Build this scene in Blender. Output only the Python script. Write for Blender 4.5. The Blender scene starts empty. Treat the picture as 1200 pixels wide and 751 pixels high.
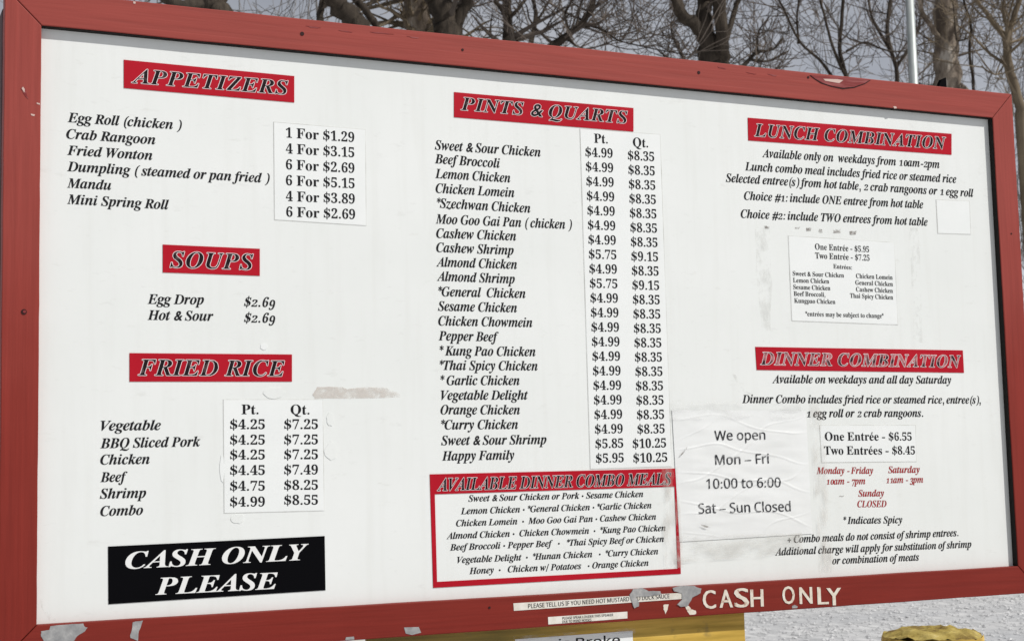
import bpy, bmesh, math, random
from mathutils import Vector, Matrix, noise
R = math.radians
scene = bpy.context.scene
col = scene.collection
random.seed(7)

# ------------------------------------------------------------------ camera, world, sun, exposure
G = 1.25                                     # height of the menu panel's lower edge above the ground
FPX, PW, PH = 1780.9, 1200.0, 751.0          # focal length and frame of the photograph, in its pixels
CAM = Vector((-0.3682, -2.9202, 0.2489 + G))
YAW, PITCH, ROLL = 0.4287, 0.1019, -0.0239
fw = Vector((math.sin(YAW)*math.cos(PITCH), math.cos(YAW)*math.cos(PITCH), math.sin(PITCH)))
rt0 = Vector((math.cos(YAW), -math.sin(YAW), 0)); up0 = rt0.cross(fw)
rt = rt0*math.cos(ROLL) + up0*math.sin(ROLL); up = up0*math.cos(ROLL) - rt0*math.sin(ROLL)
cd = bpy.data.cameras.new('camera'); cam = bpy.data.objects.new('camera', cd); col.objects.link(cam)
cd.sensor_width = 36; cd.lens = FPX/PW*36; cd.clip_start = 0.05; cd.clip_end = 3000
cam.matrix_world = Matrix(((rt.x, up.x, -fw.x, CAM.x), (rt.y, up.y, -fw.y, CAM.y), (rt.z, up.z, -fw.z, CAM.z), (0, 0, 0, 1)))
scene.camera = cam
cd.dof.use_dof = True; cd.dof.focus_distance = 3.15; cd.dof.aperture_fstop = 15

TO_SUN = Vector((0.85, -1.0, 1.25)).normalized()
SUN_EL = math.asin(TO_SUN.z); SUN_AZ = math.atan2(TO_SUN.x, TO_SUN.y)
world = bpy.data.worlds.new('World'); scene.world = world; world.use_nodes = True
nt = world.node_tree; N = nt.nodes; bg = N['Background']
sky = N.new('ShaderNodeTexSky'); sky.sky_type = 'NISHITA'; sky.sun_disc = False
sky.sun_elevation = SUN_EL; sky.sun_rotation = SUN_AZ; sky.dust_density = 2.0
tc = N.new('ShaderNodeTexCoord'); mp = N.new('ShaderNodeMapping'); mp.inputs['Scale'].default_value = (1.4, 1.4, 3.2)
nz = N.new('ShaderNodeTexNoise'); nz.inputs['Scale'].default_value = 2.6; nz.inputs['Detail'].default_value = 5
rp = N.new('ShaderNodeValToRGB'); rp.color_ramp.elements[0].position = 0.30; rp.color_ramp.elements[1].position = 0.75
rp.color_ramp.elements[0].color = (0.86, 0.86, 0.86, 1); rp.color_ramp.elements[1].color = (0.95, 0.95, 0.95, 1)
gr = N.new('ShaderNodeValToRGB')            # the grey of the cloud itself
gr.color_ramp.elements[0].position = 0.35; gr.color_ramp.elements[1].position = 0.7
gr.color_ramp.elements[0].color = (3.1, 3.25, 3.65, 1); gr.color_ramp.elements[1].color = (4.6, 4.75, 5.05, 1)
mx = N.new('ShaderNodeMix'); mx.data_type = 'RGBA'
nt.links.new(tc.outputs['Generated'], mp.inputs['Vector']); nt.links.new(mp.outputs[0], nz.inputs['Vector'])
sz = N.new('ShaderNodeSeparateXYZ'); nt.links.new(tc.outputs['Generated'], sz.inputs[0])
hz = N.new('ShaderNodeMapRange'); hz.inputs[1].default_value = 0.0; hz.inputs[2].default_value = 0.7; hz.inputs[3].default_value = 2.9; hz.inputs[4].default_value = 0.50
nt.links.new(sz.outputs['Z'], hz.inputs[0])
cg = N.new('ShaderNodeMix'); cg.data_type = 'RGBA'; cg.blend_type = 'MULTIPLY'; cg.inputs[0].default_value = 1.0
nt.links.new(gr.outputs[0], cg.inputs[6]); nt.links.new(hz.outputs[0], cg.inputs[7])
nt.links.new(nz.outputs[0], rp.inputs[0]); nt.links.new(nz.outputs[0], gr.inputs[0])
nt.links.new(rp.outputs[0], mx.inputs[0]); nt.links.new(sky.outputs[0], mx.inputs[6]); nt.links.new(cg.outputs[2], mx.inputs[7])
nt.links.new(mx.outputs[2], bg.inputs['Color']); bg.inputs['Strength'].default_value = 0.060

sl = bpy.data.lights.new('sun', 'SUN'); sl.energy = 3.42; sl.angle = R(0.9); sl.color = (1.0, 0.975, 0.93)
so = bpy.data.objects.new('sun', sl); col.objects.link(so)
so.rotation_euler = TO_SUN.to_track_quat('Z', 'Y').to_euler(); so.location = (6, -10, 12)
vs = scene.view_settings; vs.view_transform = 'Standard'; vs.look = 'None'; vs.exposure = 0.0; vs.gamma = 1.0; vs.use_curve_mapping = False

# ------------------------------------------------------------------ helpers
def at(px, py, Y):
    """the point of the vertical plane y = Y seen at a pixel of the photograph"""
    d = fw + rt*((px-PW/2)/FPX) - up*((py-PH/2)/FPX)
    return CAM + d*((Y-CAM.y)/d.y)

def tag(o, label=None, cat=None, group=None, kind=None):
    for k, v in (('label', label), ('category', cat), ('group', group), ('kind', kind)):
        if v: o[k] = v
    return o
def empty(name, loc, label, cat, group=None):
    o = bpy.data.objects.new(name, None); col.objects.link(o); o.location = loc; o.empty_display_size = .1
    o['org'] = tuple(loc); return tag(o, label, cat, group)

class MB:
    def __init__(s): s.v = []; s.f = []; s.uv = None
    def add(s, vs, fs):
        b = len(s.v); s.v += [tuple(v) for v in vs]; s.f += [tuple(i+b for i in f) for f in fs]
    def box(s, x0, x1, y0, y1, z0, z1):
        s.add([(x, y, z) for x in (x0, x1) for y in (y0, y1) for z in (z0, z1)],
              [(0, 1, 3, 2), (4, 6, 7, 5), (0, 4, 5, 1), (2, 3, 7, 6), (0, 2, 6, 4), (1, 5, 7, 3)])
    def slab(s, pts, yf, yb, cap_back=False):
        """polygon pts (x, z), counter-clockwise from the front, front face at yf, extruded back to yb"""
        n = len(pts)
        s.add([(x, yf, z) for x, z in pts] + [(x, yb, z) for x, z in pts],
              [tuple(range(n))] + [(i, i+n, (i+1) % n+n, (i+1) % n) for i in range(n)] + ([tuple(range(2*n-1, n-1, -1))] if cap_back else []))
    def tube(s, pts, rad, n=5, cap=True):
        pts = [Vector(p) for p in pts]; m = len(pts); b = len(s.v)
        t = (pts[1]-pts[0]).normalized(); a = t.cross(Vector((0, 0, 1)))
        if a.length < .05: a = t.cross(Vector((1, 0, 0)))
        a.normalize()
        for i, p in enumerate(pts):
            t = (pts[min(i+1, m-1)]-pts[max(i-1, 0)])
            if t.length < 1e-9: t = Vector((0, 0, 1))
            t.normalize(); a = (a - t*a.dot(t)).normalized(); c = t.cross(a)
            r = rad[i] if isinstance(rad, (list, tuple)) else rad
            for k in range(n):
                w = 2*math.pi*k/n; s.v.append(tuple(p + (a*math.cos(w)+c*math.sin(w))*r))
        for i in range(m-1):
            for k in range(n):
                s.f.append((b+i*n+k, b+i*n+(k+1) % n, b+(i+1)*n+(k+1) % n, b+(i+1)*n+k))
        if cap: s.f.append(tuple(b+(m-1)*n+k for k in range(n))); s.f.append(tuple(b+n-1-k for k in range(n)))
    def build(s, name, mat, parent=None, smooth=False, org=None):
        root = parent
        while root is not None and root.parent is not None: root = root.parent
        o0 = Vector(root['org']) if root is not None and 'org' in root else Vector(org or (0, 0, 0))
        me = bpy.data.meshes.new(name); me.from_pydata([Vector(v)-o0 for v in s.v], [], s.f); me.update()
        if mat: me.materials.append(mat)
        if smooth: me.polygons.foreach_set('use_smooth', [True]*len(me.polygons))
        o = bpy.data.objects.new(name, me); col.objects.link(o)
        if parent is not None: o.parent = parent
        elif org: o.location = org
        return o
def bevel(o, w, seg=2, harden=False):
    m = o.modifiers.new('bevel', 'BEVEL'); m.width = w; m.segments = seg; m.limit_method = 'ANGLE'
    return o

# ------------------------------------------------------------------ materials
def mat(name, base, rough=.6, spec=.2):
    m = bpy.data.materials.new(name); m.use_nodes = True
    b = m.node_tree.nodes['Principled BSDF']; b.inputs['Base Color'].default_value = (*base, 1)
    b.inputs['Roughness'].default_value = rough; b.inputs['Specular IOR Level'].default_value = spec
    return m
def nd(m, t, **kw):
    n = m.node_tree.nodes.new('ShaderNode'+t)
    for k, v in kw.items():
        if k in n.inputs: n.inputs[k].default_value = v
        else: setattr(n, k, v)
    return n
def ln(m, a, b): m.node_tree.links.new(a, b)
def noise_tex(m, scale, detail=4, stretch=None, rough=.55, obj=True):
    c = nd(m, 'TexCoord'); p = nd(m, 'Mapping'); p.inputs['Scale'].default_value = stretch or (1, 1, 1)
    t = nd(m, 'TexNoise'); t.inputs['Scale'].default_value = scale; t.inputs['Detail'].default_value = detail; t.inputs['Roughness'].default_value = rough
    ln(m, c.outputs['Object'], p.inputs['Vector']); ln(m, p.outputs[0], t.inputs['Vector']); return t.outputs[0]
def ramp(m, src, stops):
    r = nd(m, 'ValToRGB'); e = r.color_ramp.elements
    while len(e) < len(stops): e.new(.5)
    for k, (p, c) in enumerate(stops):
        e[k].position = p; e[k].color = (*c, 1) if not isinstance(c, (int, float)) else (c, c, c, 1)
    ln(m, src, r.inputs[0]); return r.outputs[0]
def mix(m, fac, a, b, blend='MIX'):
    x = nd(m, 'Mix'); x.data_type = 'RGBA'; x.blend_type = blend
    for i, s in ((0, fac), (6, a), (7, b)):
        if hasattr(s, 'is_linked'): ln(m, s, x.inputs[i])
        else: x.inputs[i].default_value = s if i == 0 else (*s, 1)
    return x.outputs[2]
def bsdf(m): return m.node_tree.nodes['Principled BSDF']
def setc(m, s): ln(m, s, bsdf(m).inputs['Base Color'])
def bump(m, src, strength=.3, dist=.002):
    b = nd(m, 'Bump'); b.inputs['Strength'].default_value = strength; b.inputs['Distance'].default_value = dist
    ln(m, src, b.inputs['Height']); ln(m, b.outputs[0], bsdf(m).inputs['Normal'])

# red weathered paint: chalkier and paler towards the top of the board, grain along the rail
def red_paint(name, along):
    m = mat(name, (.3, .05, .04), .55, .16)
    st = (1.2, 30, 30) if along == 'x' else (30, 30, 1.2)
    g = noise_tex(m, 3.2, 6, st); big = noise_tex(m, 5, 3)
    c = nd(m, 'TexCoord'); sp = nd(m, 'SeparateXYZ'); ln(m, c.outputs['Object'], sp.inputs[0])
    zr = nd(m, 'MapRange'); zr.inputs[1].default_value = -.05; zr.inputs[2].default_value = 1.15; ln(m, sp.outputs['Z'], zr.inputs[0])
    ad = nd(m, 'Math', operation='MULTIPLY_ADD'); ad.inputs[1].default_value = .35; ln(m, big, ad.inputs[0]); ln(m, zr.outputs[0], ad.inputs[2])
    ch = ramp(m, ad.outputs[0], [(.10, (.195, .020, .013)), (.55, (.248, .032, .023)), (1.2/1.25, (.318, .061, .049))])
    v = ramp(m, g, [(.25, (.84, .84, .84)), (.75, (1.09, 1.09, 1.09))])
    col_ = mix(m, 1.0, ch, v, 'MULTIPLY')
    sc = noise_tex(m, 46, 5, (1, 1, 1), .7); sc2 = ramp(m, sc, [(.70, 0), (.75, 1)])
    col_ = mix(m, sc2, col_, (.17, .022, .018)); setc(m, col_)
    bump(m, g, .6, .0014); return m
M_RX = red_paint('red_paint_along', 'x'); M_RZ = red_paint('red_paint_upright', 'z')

M_PANEL = mat('white_board', (.80, .80, .79), .45, .3)
n1 = noise_tex(M_PANEL, 3.0, 6, None, .6); n2 = noise_tex(M_PANEL, 24, 4, (1, 1, 2.5), .65)
c1 = ramp(M_PANEL, n1, [(.3, (.765, .785, .765)), (.7, (.81, .825, .81))])
c2 = ramp(M_PANEL, n2, [(.62, 0), (.80, .34)])
n3 = noise_tex(M_PANEL, 5, 5, (7, 1, .5), .6); c3 = ramp(M_PANEL, n3, [(.50, 0), (.75, .22)])
setc(M_PANEL, mix(M_PANEL, c3, mix(M_PANEL, c2, c1, (.58, .58, .55)), (.66, .665, .63))); bump(M_PANEL, n1, .12, .006)

M_PAPER = mat('slip_paper', (.86, .86, .85), .5, .35)
pn = noise_tex(M_PAPER, 9, 4); setc(M_PAPER, ramp(M_PAPER, pn, [(.3, (.79, .81, .80)), (.7, (.84, .855, .845))]))
M_PAPER2 = mat('hours_paper', (.85, .85, .85), .28, .5)
pn = noise_tex(M_PAPER2, 7, 5, (1, 1, 3)); setc(M_PAPER2, ramp(M_PAPER2, pn, [(.3, (.77, .78, .77)), (.7, (.84, .85, .845))]))
M_GRIME = mat('edge_grime', (.60, .60, .57), .6, .2)
gn_ = noise_tex(M_GRIME, 14, 4); setc(M_GRIME, ramp(M_GRIME, gn_, [(.3, (.48, .48, .45)), (.65, (.76, .77, .75))]))
M_INK = mat('black_ink', (.016, .016, .018), .6, .1)
M_INK2 = mat('faded_ink', (.05, .05, .055), .6, .1)
fn = noise_tex(M_INK2, 60, 3, (1, 1, 1.6)); setc(M_INK2, ramp(M_INK2, fn, [(.50, (.03, .03, .035)), (.64, (.30, .30, .30))]))
M_INKS = mat('small_ink', (.045, .045, .045), .6, .1)
M_REDINK = mat('dark_red_ink', (.34, .026, .030), .6, .1)
M_STRIP = mat('red_vinyl', (.50, .012, .026), .5, .12)
sn = noise_tex(M_STRIP, 8, 4); setc(M_STRIP, ramp(M_STRIP, sn, [(.3, (.40, .005, .016)), (.7, (.46, .008, .022))]))
M_OUT = mat('pale_outline', (.88, .78, .78), .6, .1)
M_HEAD = mat('heading_ink', (.03, .02, .022), .6, .1)
hn = noise_tex(M_HEAD, 75, 3, (1.0, 1, .6)); setc(M_HEAD, ramp(M_HEAD, hn, [(.56, (.012, .008, .010)), (.76, (.13, .09, .09))]))
M_HEADS = mat('scuffed_heading_ink', (.03, .02, .022), .6, .1)
hn = noise_tex(M_HEADS, 42, 5, (.6, 1, 1.4)); setc(M_HEADS, ramp(M_HEADS, hn, [(.40, (.03, .016, .02)), (.60, (.42, .17, .18))]))
M_BLK = mat('black_vinyl', (.003, .003, .004), .7, .03)
M_WHT = mat('white_print', (.80, .80, .79), .5, .3)
M_CREAM = mat('peeling_sticker', (.72, .66, .56), .6, .3)
kn = noise_tex(M_CREAM, 70, 4); setc(M_CREAM, ramp(M_CREAM, kn, [(.30, (.40, .22, .16)), (.42, (.70, .62, .52)), (.7, (.80, .76, .68))]))
M_LABEL = mat('label_paper', (.72, .69, .62), .5, .3)
kn = noise_tex(M_LABEL, 40, 4); setc(M_LABEL, ramp(M_LABEL, kn, [(.3, (.62, .58, .50)), (.6, (.78, .75, .69))]))
M_BARE = mat('bare_grey_patch', (.30, .30, .30), .7, .3)
kn = noise_tex(M_BARE, 35, 5, (1, 1, 1), .65); setc(M_BARE, ramp(M_BARE, kn, [(.3, (.20, .20, .21)), (.55, (.33, .33, .33)), (.72, (.48, .47, .46))])); bump(M_BARE, kn, .4, .002)
M_DARK = mat('dark_hole', (.03, .01, .01), .7, .2)
M_PINK = mat('raw_pale_wood', (.62, .45, .40), .7, .2)
M_DKRED = mat('dark_split_wood', (.20, .024, .022), .6, .3)
kn = noise_tex(M_DKRED, 30, 5, (.4, 1, 4)); setc(M_DKRED, ramp(M_DKRED, kn, [(.45, (.20, .022, .022)), (.66, (.34, .10, .095)), (.74, (.62, .45, .43))]))
M_BACK = mat('brown_timber', (.10, .05, .05), .7, .3)
kn = noise_tex(M_BACK, 6, 5, (12, 12, .6)); setc(M_BACK, ramp(M_BACK, kn, [(.3, (.07, .035, .04)), (.7, (.14, .07, .07))]))
M_GREY = mat('grey_backing', (.22, .21, .20), .8, .2)

def film(name, tint, alpha, scale, stretch, lo, hi, rough=.25, bstr=.5):
    """clear tape or glue residue: lets the board through except where it is dirty or wrinkled"""
    m = mat(name, tint, rough, .5); n = noise_tex(m, scale, 6, stretch, .62)
    a = ramp(m, n, [(lo, alpha[0]), (hi, alpha[1])]); ln(m, a, bsdf(m).inputs['Alpha'])
    bump(m, n, bstr, .004); return m
M_TAPE = film('clear_tape', (.76, .76, .75), (.0, .42), 12, (1, 1, 4), .46, .74, .22, .6)
M_TAPEV = film('clear_tape_upright', (.60, .55, .50), (.0, .42), 15, (3.0, 1, 1), .44, .70, .22, .6)
M_TAPEB = film('grimy_tape', (.60, .58, .54), (.0, .42), 11, (1, 1, 3.5), .40, .70, .25, .6)
M_RES = film('glue_residue', (.68, .62, .57), (.0, .62), 26, (1, 1, 1.6), .36, .56, .5, .3)
M_RESF = film('faint_residue', (.60, .60, .57), (.0, .22), 34, (1.4, 1, .8), .44, .66, .5, .3)
M_SMUDGE = film('dark_smudge', (.24, .21, .19), (.0, .8), 90, (1, 1, 1), .38, .62, .6, .2)

M_YEL = mat('yellow_paint', (.66, .42, .07), .5, .4)
g = noise_tex(M_YEL, 3, 6, (1.2, 20, 22)); g2 = noise_tex(M_YEL, 16, 5)
yc = ramp(M_YEL, g, [(.32, (.36, .23, .03)), (.6, (.66, .43, .08)), (.75, (.74, .52, .14))])
cy = nd(M_YEL, 'TexCoord'); sy = nd(M_YEL, 'SeparateXYZ'); ln(M_YEL, cy.outputs['Object'], sy.inputs[0])   # darker left half: weathered grain plus the frame's shade put into the colour
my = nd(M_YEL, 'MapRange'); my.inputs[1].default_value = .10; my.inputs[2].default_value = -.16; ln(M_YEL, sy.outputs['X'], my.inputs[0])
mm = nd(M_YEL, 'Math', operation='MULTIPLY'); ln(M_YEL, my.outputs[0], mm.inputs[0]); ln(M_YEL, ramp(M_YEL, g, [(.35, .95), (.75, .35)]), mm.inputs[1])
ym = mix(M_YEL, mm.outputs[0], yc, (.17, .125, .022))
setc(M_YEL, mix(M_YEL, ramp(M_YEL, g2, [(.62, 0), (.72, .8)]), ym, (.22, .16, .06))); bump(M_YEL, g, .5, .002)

M_BARK = mat('bark', (.10, .085, .07), .9, .15)
b1 = noise_tex(M_BARK, 3.2, 6, (4, 4, .7), .65); b2 = noise_tex(M_BARK, 1.1, 3)
setc(M_BARK, mix(M_BARK, ramp(M_BARK, b2, [(.35, 0), (.7, .75)]), ramp(M_BARK, b1, [(.3, (.022, .018, .015)), (.5, (.060, .047, .036)), (.72, (.13, .105, .08))]), (.055, .045, .036)))
bump(M_BARK, b1, .9, .05)
M_BARKL = mat('peeling_bark', (.22, .17, .13), .85, .2)
b1 = noise_tex(M_BARKL, 2.2, 6, (3, 3, .6), .6); setc(M_BARKL, ramp(M_BARKL, b1, [(.30, (.07, .055, .045)), (.50, (.17, .135, .105)), (.60, (.30, .25, .20)), (.68, (.52, .47, .41))])); bump(M_BARKL, b1, .8, .05)
M_TWIG = mat('twig', (.09, .075, .062), .9, .1)
t1 = noise_tex(M_TWIG, 1.3, 3); setc(M_TWIG, ramp(M_TWIG, t1, [(.3, (.06, .050, .043)), (.7, (.20, .165, .140))]))
M_TWIGT = mat('tan_twig', (.21, .165, .115), .9, .1)
t1 = noise_tex(M_TWIGT, 1.5, 3); setc(M_TWIGT, ramp(M_TWIGT, t1, [(.3, (.10, .078, .055)), (.7, (.27, .215, .15))]))
M_TWIGF = mat('far_twig', (.13, .12, .115), .95, .1)
t1 = noise_tex(M_TWIGF, .7, 3); setc(M_TWIGF, ramp(M_TWIGF, t1, [(.3, (.15, .14, .135)), (.7, (.29, .27, .255))]))
M_STEEL = mat('galvanised_steel', (.50, .53, .52), .5, .5)
s1 = noise_tex(M_STEEL, 9, 4, (1, 1, .4)); setc(M_STEEL, ramp(M_STEEL, s1, [(.3, (.40, .44, .43)), (.7, (.58, .61, .60))])); bsdf(M_STEEL).inputs['Metallic'].default_value = .25
M_CONC = mat('rough_yellowed_concrete', (.42, .36, .18), .9, .2)
k1 = noise_tex(M_CONC, 26, 6, (1, 1, 1), .65); k2 = noise_tex(M_CONC, 11, 4)
cc = ramp(M_CONC, k1, [(.30, (.14, .09, .03)), (.42, (.36, .27, .07)), (.60, (.52, .41, .13)), (.75, (.64, .55, .30))])
setc(M_CONC, mix(M_CONC, ramp(M_CONC, k2, [(.50, 0), (.62, .9)]), cc, (.17, .11, .035))); bump(M_CONC, k1, 1, .006)
M_GROUND = mat('pale_gravel_lot', (.42, .42, .42), .9, .25)
v = nd(M_GROUND, 'TexVoronoi'); v.inputs['Scale'].default_value = 21; tcg = nd(M_GROUND, 'TexCoord'); mpg = nd(M_GROUND, 'Mapping')
mpg.inputs['Rotation'].default_value = (0, 0, YAW); mpg.inputs['Scale'].default_value = (1, .30, 1)
ln(M_GROUND, tcg.outputs['Object'], mpg.inputs['Vector']); ln(M_GROUND, mpg.outputs[0], v.inputs['Vector'])
q1 = noise_tex(M_GROUND, 6, 6, (1, .6, 1), .7); q2 = noise_tex(M_GROUND, .35, 4, (1, 1.8, 1))
vc = nd(M_GROUND, 'SeparateColor'); ln(M_GROUND, v.outputs['Color'], vc.inputs[0])
gc = mix(M_GROUND, .32, ramp(M_GROUND, vc.outputs[0], [(.0, (.42, .425, .43)), (.35, (.58, .585, .595)), (.75, (.70, .70, .705)), (1, (.86, .86, .86))]),
         ramp(M_GROUND, q1, [(.3, (.48, .485, .50)), (.7, (.78, .78, .78))]))
setc(M_GROUND, mix(M_GROUND, ramp(M_GROUND, q2, [(.42, 0), (.68, .5)]), gc, (.44, .455, .485)))
bump(M_GROUND, q1, .08, .03)
M_PEB = mat('pale_pebbles', (.5, .5, .5), .85, .2)
oi = nd(M_PEB, 'TexNoise'); oi.inputs['Scale'].default_value = 20; tcp = nd(M_PEB, 'TexCoord'); ln(M_PEB, tcp.outputs['Object'], oi.inputs['Vector'])
setc(M_PEB, ramp(M_PEB, oi.outputs[0], [(.3, (.40, .40, .41)), (.5, (.58, .58, .59)), (.7, (.76, .76, .76))]))
M_EARTH = mat('leaf_litter_bank', (.10, .08, .06), .95, .1)
e1 = noise_tex(M_EARTH, 3, 6); setc(M_EARTH, ramp(M_EARTH, e1, [(.3, (.06, .048, .036)), (.7, (.17, .14, .10))])); bump(M_EARTH, e1, .8, .1)

# ------------------------------------------------------------------ lettering: glyph meshes taken from Blender's own text object
UP_BI, LO_BI, UP_B, LO_B, DG_B, UP_S, LO_S, DG_S = 0x1D468, 0x1D482, 0x1D400, 0x1D41A, 0x1D7CE, 0x1D5A0, 0x1D5BA, 0x1D7E2
_cache = {}
def raw_glyph(ch, offset=0.0):
    key = (ch, round(offset, 4))
    if key in _cache: return _cache[key]
    cu = bpy.data.curves.new('glyph', 'FONT'); cu.resolution_u = 3; cu.offset = offset; cu.fill_mode = 'FRONT'
    ob = bpy.data.objects.new('glyph', cu); col.objects.link(ob)
    def grab(s):
        cu.body = s; bpy.context.view_layer.update()
        me = bpy.data.meshes.new_from_object(ob.evaluated_get(bpy.context.evaluated_depsgraph_get()))
        r = [(w.co.x, w.co.y) for w in me.vertices], [tuple(p.vertices) for p in me.polygons]
        bpy.data.meshes.remove(me); return r
    vs_, fs_ = grab(ch)
    a = max(x for x, y in grab('II')[0]); b = max(x for x, y in grab('I'+ch+'I')[0])
    bpy.data.objects.remove(ob); bpy.data.curves.remove(cu)
    # advance of the glyph = width it adds between two bars
    _cache[key] = (vs_, fs_, b-a); return _cache[key]

def disc(cx, cy, r, n=10): return [(cx+r*math.cos(2*math.pi*i/n), cy+r*math.sin(2*math.pi*i/n)) for i in range(n)], [tuple(range(n))]
def glyph(ch, style, off):
    """style 'gi' sloping bold book face with old-style figures, 'tb' upright bold, 'ss' plain sans, 'bf' plain capitals"""
    slope = .23 if style == 'gi' else 0
    def sheared(v, k=slope): return [(x+k*y, y) for x, y in v]
    if ch == ' ': return [], [], (.245 if style == 'gi' else .25)
    if style in ('gi', 'tb'):
        if ch == 'é':
            v_, f_, a = glyph('e', style, off); n = len(v_)
            ac = sheared([(a*.42, .52), (a*.60, .52), (a*.80, .68), (a*.60, .69)]); return v_+ac, f_+[(n, n+1, n+2, n+3)], a
        if ch == '.': v_, f_ = disc(.12, .06, .068+off); return v_, f_, .25
        if ch == ':':
            v1, f1 = disc(.13, .06, .066+off); v2, f2 = disc(.13, .40, .066+off)
            return sheared(v1+v2), f1+[tuple(i+len(v1) for i in f2[0])], .28
        if ch == ',':
            v_, f_ = disc(.12, .06, .068); n = len(v_); v_ += [(.19, .05), (.13, -.15), (.05, -.17), (.10, -.03)]
            return v_, f_+[(n+3, n+2, n+1, n)], .25
        if ch == '•': v_, f_ = disc(.16, .27, .10); return v_, f_, .34
        if ch == '-': return sheared([(.04, .19), (.32, .19), (.32, .28), (.04, .28)]), [(0, 1, 2, 3)], .36
        if ch == '+': return [(.05, .21), (.45, .21), (.45, .29), (.05, .29), (.21, .05), (.29, .05), (.29, .45), (.21, .45)], [(0, 1, 2, 3), (4, 5, 6, 7)], .5
        if ch == '/': return [(-.04, -.12), (.04, -.12), (.36, .70), (.28, .70)], [(0, 1, 2, 3)], .34
        if ch in '()':
            P = []; n = 8
            for i in range(n+1):
                t = -1+2*i/n; P.append((.30-.24*math.sqrt(max(0, 1-t*t*.97)), .26+.44*t))
            for i in range(n, -1, -1):
                t = -1+2*i/n; P.append((.33-.17*math.sqrt(max(0, 1-t*t)), .26+.44*t))
            m = len(P)//2; fs_ = [(i+1, i, 2*m-1-i, 2*m-2-i) for i in range(m-1)]
            if ch == ')': P = [(.36-x, y) for x, y in P]; fs_ = [f[::-1] for f in fs_]
            return sheared(P), fs_, .36
        if ch == '$':
            v_, f_, a = glyph('S', 'tb', off)
            v_ = [(x*.92, y*.86+.04) for x, y in v_]; n = len(v_); c = a*.46
            bar = [(c-.026, -.09), (c+.026, -.09), (c+.026, .74), (c-.026, .74)]
            return sheared(v_+bar), f_+[(n, n+1, n+2, n+3)], a*.94
        if ch in '&#':
            v_, f_, a = raw_glyph(ch, .016+off); v_ = [(x*.95, y*.95) for x, y in v_]; return sheared(v_), f_, a*.98
        if ch == '*':
            v_, f_, a = raw_glyph(ch, .010+off*.5); return sheared([(x*.82, y*.82+.12) for x, y in v_], slope*.6), f_, a*.80
        if ch.isdigit():
            v_, f_, a = raw_glyph(chr(DG_B+int(ch)), 0.0); k = .86; v_ = [(x*k, y*.97) for x, y in v_]; a *= k
            if style == 'gi':
                if ch in '012': v_ = [(x*.98, y*.715) for x, y in v_]
                elif ch in '34579': v_ = [(x, y-.19) for x, y in v_]
                v_ = sheared([(x+.02, y) for x, y in v_]); a += .05
            return v_, f_, a
        base = (UP_BI, LO_BI) if style == 'gi' else (UP_B, LO_B)
        if ch.isalpha():
            cp = base[0]+ord(ch)-65 if ch.isupper() else base[1]+ord(ch)-97
            v_, f_, a = raw_glyph(chr(cp), off)
            if style == 'gi':                                   # the book face is wider and sits a little looser
                k = 1.15 if ch.islower() else 1.06
                if ch.islower(): v_ = [(x*k, y*1.09 if y < .46 else .5014+(y-.46)*.84) for x, y in v_]
                else: v_ = [(x*k, y) for x, y in v_]
                a = a*k-(.014 if ch.islower() else .012)
            return v_, f_, a
    if style == 'ss':
        if ch.isalpha():
            cp = UP_S+ord(ch)-65 if ch.isupper() else LO_S+ord(ch)-97; return raw_glyph(chr(cp), off)
        if ch.isdigit(): return raw_glyph(chr(DG_S+int(ch)), off)
        if ch == '–': return [(.03, .22), (.52, .22), (.52, .285), (.03, .285)], [(0, 1, 2, 3)], .56
        if ch == ':':
            v1, f1 = disc(.13, .055, .055); v2, f2 = disc(.13, .42, .055); return v1+v2, f1+[tuple(i+len(v1) for i in f2[0])], .27
    return raw_glyph(ch, off)

def layout(s, style, off=0.0, gap=0.0):
    V, F, x = [], [], 0
    for ch in s:
        v_, f_, a = glyph(ch, style, off); b = len(V)
        V += [(x+px, py) for px, py in v_]; F += [tuple(i+b for i in f) for f in f_]; x += a+gap
    return V, F
def write(mb, s, p0, p1, cap, style='gi', y=0.0, off=0.0, gap=0.0, warp=None, plane=None, ring=False):
    """sets a line of lettering on the plane so that its ink runs from baseline point p0 to p1 (photo pixels)"""
    pl = plane if plane is not None else y
    a, b = at(*p0, pl), at(*p1, pl)
    up_ = at(p0[0], p0[1]-cap, pl); up2 = at(p1[0], p1[1]-cap, pl)
    V, F = layout(s, style, 0.0, gap)
    x0, x1 = min(v[0] for v in V), max(v[0] for v in V)
    capu = .67 if style in ('gi', 'tb') else (.714 if style == 'ss' else .69)
    ux = (b-a)/(x1-x0); h0 = (up_.z-a.z)/capu; h1 = (up2.z-b.z)/capu; h = (h0+h1)/2
    # heavier strokes: the same letters overprinted a hair apart, each print a touch nearer than the last
    if off == 0: sh = [(0, 0)]
    elif ring: sh = [(off*math.cos(k*math.pi/4), off*math.sin(k*math.pi/4)) for k in range(8)]
    else: sh = [(-off, 0), (off, 0)]
    for q, (dx, dy) in enumerate(sh):
        out = []
        for px, py in V:
            p = a+ux*(px+dx-x0); yy = y - q*2.5e-5 - (warp(p.x, p.z+(py+dy)*h) if warp else 0)
            out.append((p.x, yy, p.z+(py+dy)*h))
        mb.add(out, F)

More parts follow.
